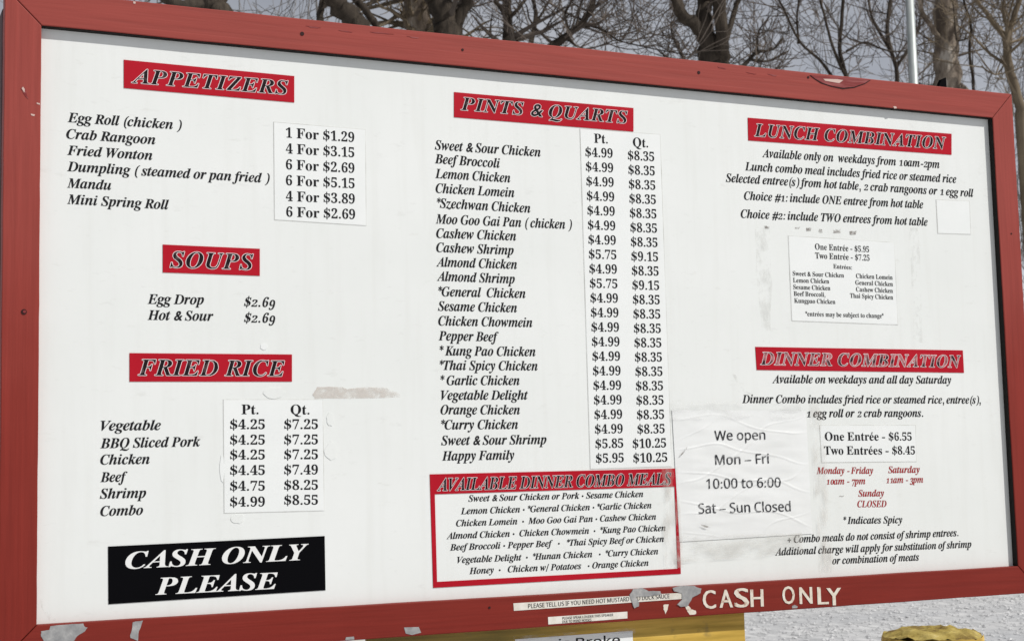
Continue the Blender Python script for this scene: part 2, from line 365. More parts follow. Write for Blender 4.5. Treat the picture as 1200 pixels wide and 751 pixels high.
# ------------------------------------------------------------------ ground, gravel, bank
gm = MB(); gm.add([(-400, -120, 0), (400, -120, 0), (400, 900, 0), (-400, 900, 0)], [(0, 1, 2, 3)])
tag(gm.build('ground', M_GROUND), kind='structure')
pb = MB(); rng = random.Random(3)
for i in range(2600):
    px = rng.uniform(850, 1235); py = rng.uniform(684, 775)
    d = fw+rt*((px-600)/FPX)-up*((py-375.5)/FPX); p = CAM+d*(-CAM.z/d.z)
    r = rng.choice([.008, .011, .014, .020])*rng.uniform(.7, 1.3); a = rng.uniform(0, 3)
    vv = [(p.x+r*1.3*math.cos(a+k*1.257), p.y+r*math.sin(a+k*1.257), r*rng.uniform(.1, .5)) for k in range(5)] + [(p.x+rng.uniform(-.3, .3)*r, p.y, r*rng.uniform(.8, 1.2))]
    pb.add(vv, [(k, (k+1) % 5, 5) for k in range(5)])
tag(pb.build('gravel', M_PEB), 'loose pale gravel stones scattered over the sunlit lot', 'gravel', kind='stuff')
bm_ = MB()
nx, ny = 60, 10
for j in range(ny+1):
    for i in range(nx+1):
        x = -30+80*i/nx; yy = 21+22*j/ny; z = .004 + 1.1*(j/ny)**.8*(1 if j else 0) + (.12*noise.noise(Vector((x*.4, yy*.4, 0))) if j else 0)
        bm_.v.append((x, yy+(.5*noise.noise(Vector((x*.5, 3, 0))) if j == 0 else 0), max(z, .004)))
for j in range(ny):
    for i in range(nx):
        a = j*(nx+1)+i; bm_.f.append((a, a+1, a+nx+2, a+nx+1))
tag(bm_.build('bank', M_EARTH, smooth=True), kind='structure')

# ------------------------------------------------------------------ bare trees
def smooth_path(P, sub=4):
    out = []
    for i in range(len(P)-1):
        a, b, c, d = P[max(i-1, 0)], P[i], P[i+1], P[min(i+2, len(P)-1)]
        for k in range(sub):
            t = k/sub; out.append(.5*((2*b)+(c-a)*t+(2*a-5*b+4*c-d)*t*t+(3*b-a-3*c+d)*t**3))
    return out+[P[-1]]
def rv(r): return Vector((r.gauss(0, 1), r.gauss(0, 1), r.gauss(0, 1)))
def twig(mb, r, p, d, L, rad, lev, gnarl=.25, lift=.12, kids=(3, 5), rmin=.0045):
    n = max(3, int(L/.16)); n = min(n, 9); pts = [p.copy()]; q = p.copy(); d = d.normalized(); dirs = []
    for i in range(n):
        d = (d+rv(r)*gnarl+Vector((0, 0, lift))).normalized(); q = q+d*(L/n); pts.append(q.copy()); dirs.append(d.copy())
    rads = [max(rmin, rad*(1-.78*i/n)) for i in range(n+1)]
    mb.tube(pts, rads, 5 if rad > .03 else (4 if rad > .015 else 3), cap=False)
    if lev > 0:
        for k in range(r.randint(*kids)):
            i = r.randint(max(0, n//4), n-1); dd = (dirs[i]+rv(r)*.62).normalized()
            twig(mb, r, pts[i+1], dd, L*r.uniform(.42, .72), max(rmin, rads[i+1]*.62), lev-1, gnarl, lift, kids, rmin)
def tree(label, Y, limbs, seed, mat_t=M_BARK, mat_w=M_TWIG, tw=(8, 1.6, 3), group='bare trees behind the menu board', lift=.10, gnarl=.17, ext=True, name='bare_tree', cat='tree', wf=1.0, twmin=0.0):
    """limbs: polylines of (px, py, width px) from the trunk up; the first one is carried down to the ground"""
    r = random.Random(seed); base = at(limbs[0][0][0], limbs[0][0][1], Y)
    root = empty(name, (base.x, Y, 0.0), label, cat, group); tr = MB(); tg = MB()
    depth = (base-CAM).dot(fw); k = depth/FPX
    for li, L in enumerate(limbs):
        P = []; W = []; dy = 0
        for i, (px, py, w) in enumerate(L):
            P.append(at(px, py, Y+dy)); W.append(w*k/2*wf); dy += r.uniform(-.25, .25)*(1 if li else .5)
        if li == 0:
            f = P[0].copy(); P = [Vector((f.x+r.uniform(-.2, .2), Y, -.05)), Vector((f.x+r.uniform(-.15, .15), Y, f.z*.5))]+P; W = [W[0]*1.7, W[0]*1.15]+W
        if ext:
            d = (P[-1]-P[-2]).normalized(); d = (d+Vector((0, 0, .35))).normalized(); q = P[-1]
            for s_ in range(4):
                d = (d+rv(r)*.16+Vector((0, 0, .05))).normalized(); q = q+d*.75; P.append(q); W.append(W[-1]*.74)
        lead = 2 if li == 0 else 0
        SP = P[:lead]+smooth_path(P[lead:], 4); SW = W[:lead]
        for i in range(lead, len(W)-1):
            for s_ in range(4): SW.append(W[i]+(W[i+1]-W[i])*s_/4)
        SW.append(W[-1])
        SP = [p+rv(r)*min(.02, w*.12) for p, w in zip(SP, SW)]
        tr.tube(SP, SW, 10 if W[0] > .08 else 7)
        cand = [i for i in range(len(SP)-1) if SP[i].z > (P[2].z-1.4 if li == 0 else -1)]
        for t in range(tw[0]):
            i = r.choice(cand); d = (SP[i+1]-SP[i]).normalized(); dd = (d*.5+rv(r)*.9); dd.z = abs(dd.z)*.6
            twig(tg, r, SP[i], dd, tw[1]*r.uniform(.6, 1.3), max(min(SW[i]*.42, .05), .012), tw[2], gnarl, lift, (2, 4))
    tr.build('trunk', mat_t, root, smooth=True); tg.build('twigs', mat_w, root)
    return root
tree('dark thick leaning bare tree trunk nearest the left rail', 14.5, [[(262, 30, 30), (258, 14, 26), (244, 4, 24), (222, -14, 22)], [(252, 10, 12), (268, -12, 9)], [(246, 6, 16), (204, 4, 13), (186, -12, 11)]], 1, tw=(5, 1.5, 2))
tree('slim upright bare tree left of the first forked trunk', 16.5, [[(376, 34, 10), (375, 22, 9), (379, -4, 7)], [(377, 12, 4), (390, -6, 3)]], 2, tw=(8, 1.3, 2))
tree('bare tree with dark leaning trunk and thinner right stem above the first screw hole', 15.0, [[(421, 44, 27), (417, 28, 25), (404, 12, 24), (390, -8, 22)], [(441, 44, 10), (440, 30, 9), (428, 12, 9), (414, -6, 8)], [(414, 26, 5), (404, -2, 4)]], 3, tw=(5, 1.4, 2))
tree('broad tan trunk wrapped in hanging twigs beside the dark fork', 17.0, [[(490, 52, 36), (491, 36, 34), (487, 4, 31), (486, -14, 28)]], 4, mat_t=M_BARKL, mat_w=M_TWIGT, tw=(60, 1.1, 2), lift=-.04)
tree('thick dark trunk forking in two left of the thin tree', 15.5, [[(524, 58, 34), (524, 42, 32), (521, 24, 30), (514, 0, 29), (508, -16, 26)], [(532, 42, 17), (538, 22, 14), (548, 2, 14), (556, -14, 12)]], 5, tw=(5, 1.3, 2))
tree('thin tree with flared foot and three spreading limbs', 16.0, [[(599, 60, 26), (597, 46, 19), (595, 34, 12), (595, 16, 9), (596, -8, 8)], [(596, 26, 6), (588, 12, 5), (578, -4, 4)], [(597, 22, 5), (606, 12, 4), (618, -4, 3)], [(600, 46, 8), (607, 54, 7), (616, 58, 4)]], 6, tw=(9, 1.1, 2), ext=True)
tree('bare tree leaning right with a dense fan of twigs', 16.0, [[(640, 62, 12), (650, 52, 11), (664, 42, 9), (682, 27, 8), (692, 12, 7), (698, -6, 6)], [(664, 42, 4), (672, 52, 3), (690, 58, 2)], [(682, 28, 4), (708, 36, 3), (726, 48, 2)], [(668, 40, 4), (662, 18, 3), (672, -4, 3)]], 7, tw=(26, 1.2, 2), ext=True)
tree('pale bare sapling standing behind the leaning tree', 19.0, [[(622, 62, 7), (624, 40, 6), (628, 16, 5), (624, -8, 4)], [(626, 30, 4), (640, 8, 3), (648, -10, 3)]], 8, tw=(14, 1.2, 2), mat_w=M_TWIGF)
tree('big bare tree splitting into several dark trunks right of centre', 14.5, [[(836, 90, 36), (836, 74, 35), (831, 56, 27), (826, 30, 18), (826, 2, 17), (828, -16, 16)], [(838, 60, 20), (832, 46, 17), (814, 30, 15), (799, 17, 14), (793, -2, 12), (790, -16, 11)], [(843, 84, 22), (846, 60, 17), (846, 36, 15), (842, -8, 16)], [(846, 68, 10), (853, 40, 7), (861, 14, 7), (868, -6, 6)]], 9, tw=(3, .8, 2))
tree('low spiky bare bush left of the split trunk', 16.5, [[(824, 92, 6), (806, 76, 5), (798, 62, 4), (794, 48, 3)], [(798, 62, 3), (788, 42, 2.6), (786, 26, 2)], [(806, 76, 3), (786, 70, 2.5), (770, 58, 2)]], 10, tw=(6, .5, 2), ext=False, name='bare_bush', cat='bush', group='bare bushes behind the menu board')
tree('spreading bare bush right of the split trunk', 16.0, [[(858, 92, 7), (870, 78, 6), (888, 62, 4), (906, 58, 3), (918, 44, 2)], [(880, 70, 4), (900, 72, 3), (924, 60, 2)], [(870, 80, 4), (894, 88, 3), (914, 78, 2)], [(888, 62, 3), (888, 40, 2.2), (898, 24, 2)]], 11, tw=(8, .62, 2), ext=False, name='bare_bush', cat='bush', group='bare bushes behind the menu board')
tree('tall bare shrub with curving dark stems left of the light pole', 15.0, [[(994, 100, 6), (990, 84, 5), (984, 56, 5), (986, 30, 4.5), (990, -8, 4)], [(992, 92, 4), (976, 56, 3.5), (967, 22, 3), (960, -8, 3)], [(978, 94, 4), (960, 70, 3.5), (938, 50, 3), (918, 10, 2.6), (912, -6, 2)], [(936, 52, 3), (934, 22, 2.4), (936, -6, 2)], [(992, 60, 2.6), (1014, 50, 2.5), (1034, 58, 2.2), (1060, 60, 1.8)]], 12, tw=(9, .9, 2))
tree('bare sapling thicket tree right behind the light pole', 17.5, [[(1052, 108, 6), (1050, 80, 5), (1040, 40, 5), (1044, -6, 4)], [(1046, 64, 4), (1024, 26, 3), (1016, -8, 3)], [(1050, 80, 4), (1074, 40, 3), (1082, -6, 3)]], 13, tw=(22, 1.2, 2))
tree('thick broken trunk with pale peeling bark right of the light pole', 13.5, [[(1112, 116, 36), (1111, 96, 31), (1110, 60, 29), (1109, 20, 28), (1108, -14, 27)], [(1106, 54, 7), (1092, 32, 6), (1080, 14, 5), (1074, -6, 4)]], 14, mat_t=M_BARKL, tw=(5, .9, 2))
tree('thin dark crooked stem between the peeling trunk and tan shrub', 13.0, [[(1142, 116, 4), (1140, 90, 3.6), (1136, 60, 3.4), (1138, 30, 3), (1128, -6, 3)], [(1136, 44, 2.4), (1124, 48, 2), (1120, 40, 2)]], 15, tw=(6, .9, 2))
tree('tan stemmed willow shrub at the right corner of the board', 12.5, [[(1196, 132, 12), (1190, 104, 11), (1183, 80, 10), (1180, 48, 10), (1188, 22, 7), (1196, -4, 6)], [(1180, 46, 8), (1168, 32, 7), (1156, 16, 5), (1142, -6, 4)], [(1182, 40, 5), (1176, 14, 4), (1178, -8, 3)], [(1150, 78, 2), (1162, 86, 2), (1172, 84, 2)]], 16, mat_t=M_TWIGT, mat_w=M_TWIGT, tw=(10, 1.0, 3), name='willow_shrub', cat='shrub')
# the grey wood far behind, which reads as one mass of twigs
ww = MB(); r = random.Random(21)
def wood(px0, px1, count, y0, y1, top):
    for i in range(count):
        Y = r.uniform(y0, y1); px = r.uniform(px0, px1); b = at(px, 300, Y); z0 = 1.0
        h = r.uniform(.75, 1.1)*(at(px, top, Y).z-z0); p = Vector((b.x, Y, z0)); d = Vector((r.gauss(0, .08), r.gauss(0, .08), 1)); n = 8; pts = [p.copy()]; ds = []
        for k in range(n):
            d = (d+rv(r)*.07+Vector((0, 0, .1))).normalized(); p = p+d*h/n; pts.append(p.copy()); ds.append(d.copy())
        rr = r.uniform(.025, .055); rads = [max(.012, rr*(1-.8*k/n)) for k in range(n+1)]
        ww.tube(pts, rads, 4, cap=False)
        for k in range(3, n+1):
            for q in range(r.randint(1, 3)):
                twig(ww, r, pts[k], (ds[k-1]*.8+rv(r)*.5), h*r.uniform(.10, .22), .012, 2, .12, .08, (1, 3), .0065)
wood(-30, 520, 22, 26, 34, -40)
wood(610, 690, 3, 26, 34, -10)
wood(1000, 1260, 30, 23, 32, -30)
wood(900, 1010, 5, 28, 34, 50)
tag(ww.build('far_wood', M_TWIGF), 'grey tangle of leafless trees far behind the menu board', 'woodland', kind='stuff')

# ------------------------------------------------------------------ light pole
b = at(1071, 100, 12.0); lp = empty('light_pole', (b.x, b.y, 0), 'slim galvanised grey light pole rising behind the right half of the board', 'light pole')
k = (b-CAM).dot(fw)/FPX*5.2
m = MB(); m.tube([(b.x, b.y, .03), (b.x, b.y, 4), (b.x, b.y, 9.2)], [k*1.15, k*1.02, k*.92], 20); m.build('shaft', M_STEEL, lp, smooth=True)
m = MB(); m.box(b.x-.17, b.x+.17, b.y-.17, b.y+.17, -.02, .028); bevel(m.build('base_plate', M_STEEL, lp), .005)
m = MB(); m.tube([(b.x, b.y, 9.2), (b.x, b.y, 9.26)], [k*1.05, k*.7], 20); m.build('cap', M_STEEL, lp, smooth=True)

# ------------------------------------------------------------------ the menu board
W, H, RW, RT, D = 2.3159, 1.12, .0666, .031, .018
Z0 = G
board = empty('menu_board', (W/2, 0, Z0-RW), 'large white takeout menu board in a weathered red wooden frame', 'menu board')
board['org'] = (0, 0, Z0)
board.location = (0, 0, Z0)
pm = MB(); pm.box(-.02, W+.02, D, D+.012, Z0-.02, Z0+H+.02); panel = pm.build('panel', M_PANEL, board)
def rail(pts, mt, label, nseg=40):
    """a mitred rail: outline pts (x, z) counter-clockwise from the front, with slightly uneven long edges"""
    P = []; n = len(pts)
    for i in range(n):
        (x0, z0), (x1, z1) = pts[i], pts[(i+1) % n]; L = math.hypot(x1-x0, z1-z0); s_ = nseg if L > .5 else 1
        for k in range(s_):
            t = k/s_; x = x0+(x1-x0)*t; z = z0+(z1-z0)*t
            if 0 < k: 
                j = .0007*noise.noise(Vector((x*9, z*9, i)))+.0004*noise.noise(Vector((x*40, z*40, i)))
                x += -(z1-z0)/L*j; z += (x1-x0)/L*j
            P.append((x, z))
    m = MB(); m.slab(P, 0.0, RT, True); o = m.build('frame_rail', mt, board); bevel(o, .0016, 2); o['label'] = label; return o
e = .0008
x0, x1, z0, z1 = -RW, W+RW, Z0-RW, Z0+H+RW
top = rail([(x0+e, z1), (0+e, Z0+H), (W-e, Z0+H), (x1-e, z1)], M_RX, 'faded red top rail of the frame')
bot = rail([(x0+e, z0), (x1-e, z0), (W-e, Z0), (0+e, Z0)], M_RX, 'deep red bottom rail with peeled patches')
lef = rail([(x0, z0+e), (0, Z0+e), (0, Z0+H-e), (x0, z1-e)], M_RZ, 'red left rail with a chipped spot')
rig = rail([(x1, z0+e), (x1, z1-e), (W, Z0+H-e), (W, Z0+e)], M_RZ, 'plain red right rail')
bk = MB()
bk.box(-.055, W+.055, RT+.001, RT+.013, Z0-.055, Z0+H+.055); bk.build('backing_sheet', M_GREY, board)
M_DKSTRIP = mat('black_rebate', (.020, .019, .018), .8, .1)  # dark strips added over the rails' inner faces; they also cut red bounce
m = MB(); m.box(W-.0012, W+.002, .0025, D-.0002, Z0+.001, Z0+H-.002); m.build('added_dark_strip', M_DKSTRIP, board)
m = MB(); m.box(.001, W-.0015, .0030, D-.0002, Z0+H-.0013, Z0+H+.002); m.build('added_dark_strip', M_DKSTRIP, board)
# posts behind
def post(xa, xb, label, ya=RT+.0145, yb=RT+.12, top_=None):
    r_ = empty('sign_post', ((xa+xb)/2, (ya+yb)/2, 0), label, 'post', 'posts that carry the menu board')
    m = MB(); m.box(xa, xb, ya, yb, -.05, top_ or Z0+H+.04); bevel(m.build('timber', M_BACK, r_), .004)
post(-RW-.0, -RW+.095, 'dark brown timber post behind the left rail of the board')
post(1.30, 1.395, 'dark timber post hidden behind the yellow plank', ya=RT+.0145)
m = MB()

def P(px, py, y=D): 
    q = at(px, py, y); return (q.x, q.z)
def quad(tl, tr, br, bl, y=D): return [P(*bl, y), P(*br, y), P(*tr, y), P(*tl, y)]
YT = D-.0005                               # lettering straight on the panel
def heading(name, tl, tr, br, bl, s, a, b, cap, label, ink=M_HEAD):
    m = MB(); m.slab(quad(tl, tr, br, bl), D-.0012, D+.001); st = m.build('heading_strip', M_STRIP, board); st['label'] = label
    m = MB(); write(m, s, a, b, cap, 'gi', D-.0016, off=.024, ring=True, gap=.03, plane=D); m.build('letter_outline', M_OUT, st)
    m = MB(); write(m, s, a, b, cap, 'gi', D-.0020, off=.0, gap=.03, plane=D); m.build('lettering', ink, st)
heading('appetizers', (145, 70.5), (344.7, 89.6), (344.7, 120.5), (145, 103.5), 'APPETIZERS', (154, 97.5), (337.5, 111.5), 16.3, 'red strip reading APPETIZERS')
heading('soups', (190.7, 286.7), (304.3, 291.7), (304.3, 323.3), (190.7, 319.3), 'SOUPS', (199, 313.3), (296.7, 316.3), 18.2, 'red strip reading SOUPS')
heading('rice', (151.7, 413.7), (342, 415.3), (342, 447), (151.7, 447), 'FRIED RICE', (161.7, 439.7), (333.3, 440.7), 18.2, 'red strip reading FRIED RICE')
heading('pints', (531.9, 108.3), (742.1, 127), (742.1, 154.6), (531.9, 137.7), 'PINTS & QUARTS', (539.7, 129.3), (735.3, 145.3), 14.6, 'red strip reading PINTS & QUARTS')
heading('lunch', (876.1, 138.3), (1114.8, 157.2), (1114.8, 181.7), (876.7, 164.9), 'LUNCH COMBINATION', (883.6, 160.0), (1108.5, 175.2), 14.2, 'red strip reading LUNCH COMBINATION')
heading('dinner', (884.9, 406.4), (1128, 410.5), (1129.4, 436.7), (886.6, 433.4), 'DINNER COMBINATION', (890.7, 427.3), (1125.9, 430.5), 14.2, 'red strip reading DINNER COMBINATION, scuffed', M_HEADS)

def block(name, lines, cap, parent, ink=M_INK, style='gi', y=YT, plane=D, label=None, off=None):
    m = MB(); off = (.009 if style == 'gi' else .004) if off is None else off
    for L in lines:
        s, a, b = L[:3]; write(m, s, a, b, L[3] if len(L) > 3 else cap, style, y, off=off, plane=plane)
    o = m.build(name, ink, parent)
    if label: o['label'] = label
    return o
block('lettering', [('Egg Roll (chicken )', (79.3, 143.3), (213, 152.3)), ('Crab Rangoon', (77.7, 162.5), (182, 169.5)), ('Fried Wonton', (78.7, 181.7), (178.5, 187.8)),
    ('Dumpling ( steamed or pan fried )', (78.7, 200.7), (316, 214.6)), ('Mandu', (78.7, 220), (130.3, 222.8)), ('Mini Spring Roll', (78.7, 239), (198, 245.6))], 11.0, panel, label='list of appetizers')
block('lettering', [('Egg Drop', (173, 356), (239, 356.7)), ('Hot & Sour', (173, 374.7), (250, 376)), ('$2.69', (286, 359), (322.4, 360)), ('$2.69', (286, 377.7), (322.4, 378.3))], 11.2, panel, label='two soups and their prices')
block('lettering', [('Vegetable', (118, 504.3), (188.5, 503.6)), ('BBQ Sliced Pork', (117.6, 525), (234.8, 522.7)), ('Chicken', (117.6, 544.1), (175.3, 543.2)), ('Beef', (117.6, 564.5), (149.3, 564)),
    ('Shrimp', (117, 583.9), (171.2, 582.8)), ('Combo', (117.6, 604.3), (167.6, 602.8))], 11.4, panel, label='list of fried rice dishes')
block('lettering', [('Sweet & Sour Chicken', (509.6, 175.4), (633.5, 183.9)), ('Beef Broccoli', (509.6, 191.5), (586, 197)), ('Lemon Chicken', (510.1, 208.8), (598, 214.1)), ('Chicken Lomein', (510.6, 226), (602.7, 231.3)),
    ('*Szechwan Chicken', (512.1, 243.4), (621.5, 249.5)), ('Moo Goo Gai Pan ( chicken )', (510.7, 262), (670.3, 268.6)), ('Cashew Chicken', (511.3, 278.7), (604.8, 282)), ('Cashew Shrimp', (511.3, 295.3), (602, 298.7)),
    ('Almond Chicken', (511.3, 312.3), (605.8, 315.3)), ('Almond Shrimp', (512, 329), (603.3, 332.3)), ('*General  Chicken', (513.7, 347), (615.8, 349.3)), ('Sesame Chicken', (513.3, 364), (605.8, 366)),
    ('Chicken Chowmein', (513.7, 381.3), (623.8, 383.3)), ('Pepper Beef', (514, 398.7), (584.5, 400)), ('* Kung Pao Chicken', (515.3, 416.3), (627.5, 417.3)), ('*Thai Spicy Chicken', (515.3, 433.3), (630, 434)),
    ('* Garlic Chicken', (516.3, 451), (608.8, 451)), ('Vegetable Delight', (516.7, 468.3), (618.8, 468)), ('Orange Chicken', (516.3, 485.3), (609.2, 485.3)), ('*Curry Chicken', (517, 503), (607, 502.3)),
    ('Sweet & Sour Shrimp', (517, 521.4), (640.4, 520)), ('Happy Family', (518, 539.4), (602.7, 538.1))], 10.8, panel, label='long list of pint and quart dishes')
block('lettering', [('Available only on  weekdays from 10am-2pm', (893.2, 184.4), (1101, 197.4)), ('Lunch combo meal includes fried rice or steamed rice', (873.1, 199.8), (1120.8, 214.7)),
    ('Selected entree(s) from hot table, 2 crab rangoons or 1 egg roll', (850.6, 213.3), (1141, 231)), ('Choice #1: include ONE entree from hot table', (872, 234.2), (1082, 244.4)),
    ('Choice #2: include TWO entrees from hot table', (868.2, 255.3), (1087.2, 264.8))], 9.4, panel, label='lunch combination text')
block('lettering', [('Available on weekdays and all day Saturday', (905, 448.8), (1114.8, 449.4)), ('Dinner Combo includes fried rice or steamed rice, entree(s),', (869.8, 472.1), (1149.2, 472.8)),
    ('1 egg roll or 2 crab rangoons.', (945.7, 488.8), (1081.8, 488.2)), ('* Indicates Spicy', (988.5, 613.6), (1057.5, 612.6), 8.2), ('+ Combo meals do not consist of shrimp entrees.', (923, 635.9), (1123, 627.8), 8.4),
    ('Additional charge will apply for substitution of shrimp', (908.3, 650.5), (1138.4, 641.2), 8.4), ('or combination of meats', (975.4, 660.8), (1077, 656.3), 8.4)], 9.1, panel, label='dinner combination text')
block('lettering', [('Monday - Friday', (957, 555), (1023.3, 554.8)), ('Saturday', (1040.9, 554), (1077.8, 553.6)), ('10am - 7pm', (968.8, 567.4), (1014, 567)), ('11am - 3pm', (1038.9, 565.8), (1081.8, 565.3)),
    ('Sunday', (1005.8, 581.6), (1036, 581.2)), ('CLOSED', (1004.8, 594), (1039, 593.7))], 7.7, panel, M_REDINK, label='opening days in dark red')

# black notice
m = MB(); m.slab(quad((126.6, 640), (380.3, 627.7), (381.3, 691.1), (127, 707.5)), D-.0012, D+.001); cn = m.build('cash_notice', M_BLK, board); cn['label'] = 'black notice reading CASH ONLY PLEASE'
block('lettering', [('CASH ONLY', (147, 666.3), (361.3, 655.3), 19.0), ('PLEASE', (182.1, 696.5), (325, 689.3), 19.4)], 19, cn, M_WHT, y=D-.0017)
# framed list of combo meals
TLo, TRo, BRo, BLo = (503.5, 555.5), (794.0, 548.6), (797.6, 671.9), (507.5, 688.3)
TLi, TRi, BRi, BLi = (509.3, 578.8), (790.2, 569.9), (793.8, 665.9), (512.0, 681.3)
m = MB()
o_ = [P(*q) for q in (BLo, BRo, TRo, TLo)]; i_ = [P(*q) for q in (BLi, BRi, TRi, TLi)]
for k in range(4): m.slab([o_[k], o_[(k+1) % 4], i_[(k+1) % 4], i_[k]], D-.0012, D+.001)
cb = m.build('combo_meal_box', M_STRIP, board); cb['label'] = 'red bordered box reading AVAILABLE DINNER COMBO MEALS'
m = MB(); write(m, 'AVAILABLE DINNER COMBO MEALS', (512, 574.9), (786.5, 567.3), 14.0, 'gi', D-.0016, off=.024, ring=True, gap=.0, plane=D); m.build('letter_outline', M_OUT, cb)
m = MB(); write(m, 'AVAILABLE DINNER COMBO MEALS', (512, 574.9), (786.5, 567.3), 14.0, 'gi', D-.0020, gap=.0, plane=D); m.build('heading_lettering', M_HEAD, cb)
block('lettering', [('Sweet & Sour Chicken or Pork • Sesame Chicken', (548.8, 587.5), (753.8, 582)), ('Lemon Chicken • *General Chicken • *Garlic Chicken', (540, 602.3), (763.4, 595.2)),
    ('Chicken Lomein  •  Moo Goo Gai Pan • Cashew Chicken', (534.5, 616.5), (768.8, 608.5)), ('Almond Chicken •  Chicken Chowmein  •  *Kung Pao Chicken', (523.3, 631.3), (780, 621.7)),
    ('Beef Broccoli • Pepper Beef   •   *Thai Spicy Beef or Chicken', (527.3, 644.8), (778, 634.5)), ('Vegetable Delight  •  *Hunan Chicken   •  *Curry Chicken', (535.8, 659.5), (771.3, 649)),
    ('Honey  •   Chicken w/ Potatoes   • Orange Chicken', (550, 672.3), (760, 662.5))], 7.3, cb, label='seven lines of combo dishes')

# ------------------------------------------------------------------ slips stuck on the panel
def slip(tl, tr, br, bl, label, lines=(), cap=11, style='tb', name='price_slip', cat='price slip', group='paper slips stuck on the menu board', ink=M_INK, yf=D-.0008, off=None):
    q = quad(tl, tr, br, bl); cx = sum(p[0] for p in q)/4; zb = min(p[1] for p in q)
    r_ = empty(name, (cx, D, zb), label, cat, group)
    px_ = ((tl, -1, -1), (tr, 1, -1), (br, 1, 1), (bl, -1, 1))
    gq = quad(*[(c[0]+sx*.75, c[1]+sy*.75) for c, sx, sy in px_])
    m = MB(); m.slab(gq, yf+.0003, D+.0006); m.build('grimy_edge', M_GRIME, r_)
    m = MB(); m.slab(q, yf, D+.0006); s_ = m.build('sheet', M_PAPER, r_)
    if lines: block('lettering', lines, cap, r_, ink, style, yf-.0004, D, off=off)
    return r_
slip((321, 143.7), (427.8, 152.6), (428.6, 264.3), (322, 257.3), 'price slip beside the appetizers reading 1 For $1.29 on top',
     [('1 For $1.29', (335, 161.4), (415, 166.9)), ('4 For $3.15', (335, 180), (415, 184.7)), ('6 For $2.69', (335, 198.6), (415.2, 203)), ('6 For $5.15', (335, 217.2), (415.4, 220.9)), ('4 For $3.89', (335, 235.7), (415.6, 239)), ('6 For $2.69', (335.4, 254), (416, 257))], 11.4)
rows = ['$4.25', '$4.25', '$4.25', '$4.45', '$4.75', '$4.99']; rows2 = ['$7.25', '$7.25', '$7.25', '$7.49', '$8.25', '$8.55']
yl = [502.7, 520.8, 538.2, 556.3, 574.7, 593.2]; yr = [502.7, 520.6, 538.0, 555.8, 573.7, 591.2]
slip((262, 468.4), (377.8, 468.4), (379.4, 597.7), (263, 600.7), 'price slip beside the fried rice list with six rows from $4.25 to $8.55',
     [('Pt.', (283, 485.2), (302.8, 485.2)), ('Qt.', (340.5, 485.4), (362.5, 485.4))]+[(s, (269.7, y), (310.2, y-.2)) for s, y in zip(rows, yl)]+[(s, (333.1, y), (372.4, y-.3)) for s, y in zip(rows2, yr)], 11.2)
p1 = ['$4.99']*7+['$5.75', '$4.99', '$5.75']+['$4.99']*10+['$5.85', '$5.95']; p2 = ['$8.35']*7+['$9.15', '$8.35', '$9.15']+['$8.35']*10+['$10.25', '$10.25']
L = [('Pt.', (696.1, 167.6), (712, 168.6)), ('Qt.', (741.6, 172.2), (759.3, 173.2))]
for i in range(22):
    t = i/21; ya = 184.5+(541.7-184.5)*t; yb = 188.4+(541.3-188.4)*t; s = .9*(1-t)-.55*t
    xa, xb = 686+12.4*t, 717.8+13*t; L.append((p1[i], (xa, ya-s), (xb, ya+s)))
    if i < 20: L.append((p2[i], (735.8+12.4*t, yb-s), (766.5+13.5*t, yb+s)))
    else: L.append((p2[i], (741.5+.7*(i-20), yb+.5), (780.4+1.4*(i-20), yb-.6)))
slip((679.9, 151.6), (773, 158.2), (786.6, 546), (692, 549), 'tall price slip with pint and quart columns down the middle', L, 10.6)
slip((1097.2, 234.6), (1135.5, 236.2), (1137, 274.4), (1099.2, 273.2), 'blank white square slip near the right rail', name='paper_square', cat='paper slip')
slip((924, 276.8), (1047.4, 284.7), (1051.6, 380.3), (928.2, 375.6), 'small lunch slip listing entrees with One Entrée $5.95',
     [('One Entrée - $5.95', (954.8, 292.5), (1018.2, 295.8), 6.9), ('Two Entrée - $7.25', (955.1, 303), (1018.8, 305.8), 6.9), ('Entrées:', (976.3, 314.6), (998.2, 316), 5), ('Sweet & Sour Chicken', (928.8, 323.1), (988.8, 325.3)),
      ('Lemon Chicken', (929.1, 331), (971.4, 332.3)), ('Sesame Chicken', (929.4, 338.9), (972.8, 340.3)), ('Beef Broccoli,', (929.9, 346.7), (967, 347.9)), ('Kungpao Chicken', (930.5, 354.8), (978.7, 356.3)),
      ('Chicken Lomein', (1002.9, 326), (1045.8, 327.8)), ('General Chicken', (1002.1, 333.7), (1046.1, 335.6)), ('Cashew Chicken', (1002.9, 341.6), (1046.1, 343.4)), ('Thai Spicy Chicken', (995.9, 349), (1046.3, 351.1)),
      ('*entrées may be subject to change*', (943.6, 370.4), (1035.4, 372.7))], 5.3, ink=M_INKS)
slip((960.8, 498.6), (1072.2, 498.4), (1073.3, 540.3), (963.1, 541.4), 'dinner price slip reading One Entrée $6.55, Two Entrées $8.45',
     [('One Entrée - $6.55', (966.4, 516), (1068.2, 516)), ('Two Entrées - $8.45', (965.7, 532.5), (1072, 532.2))], 9.6)

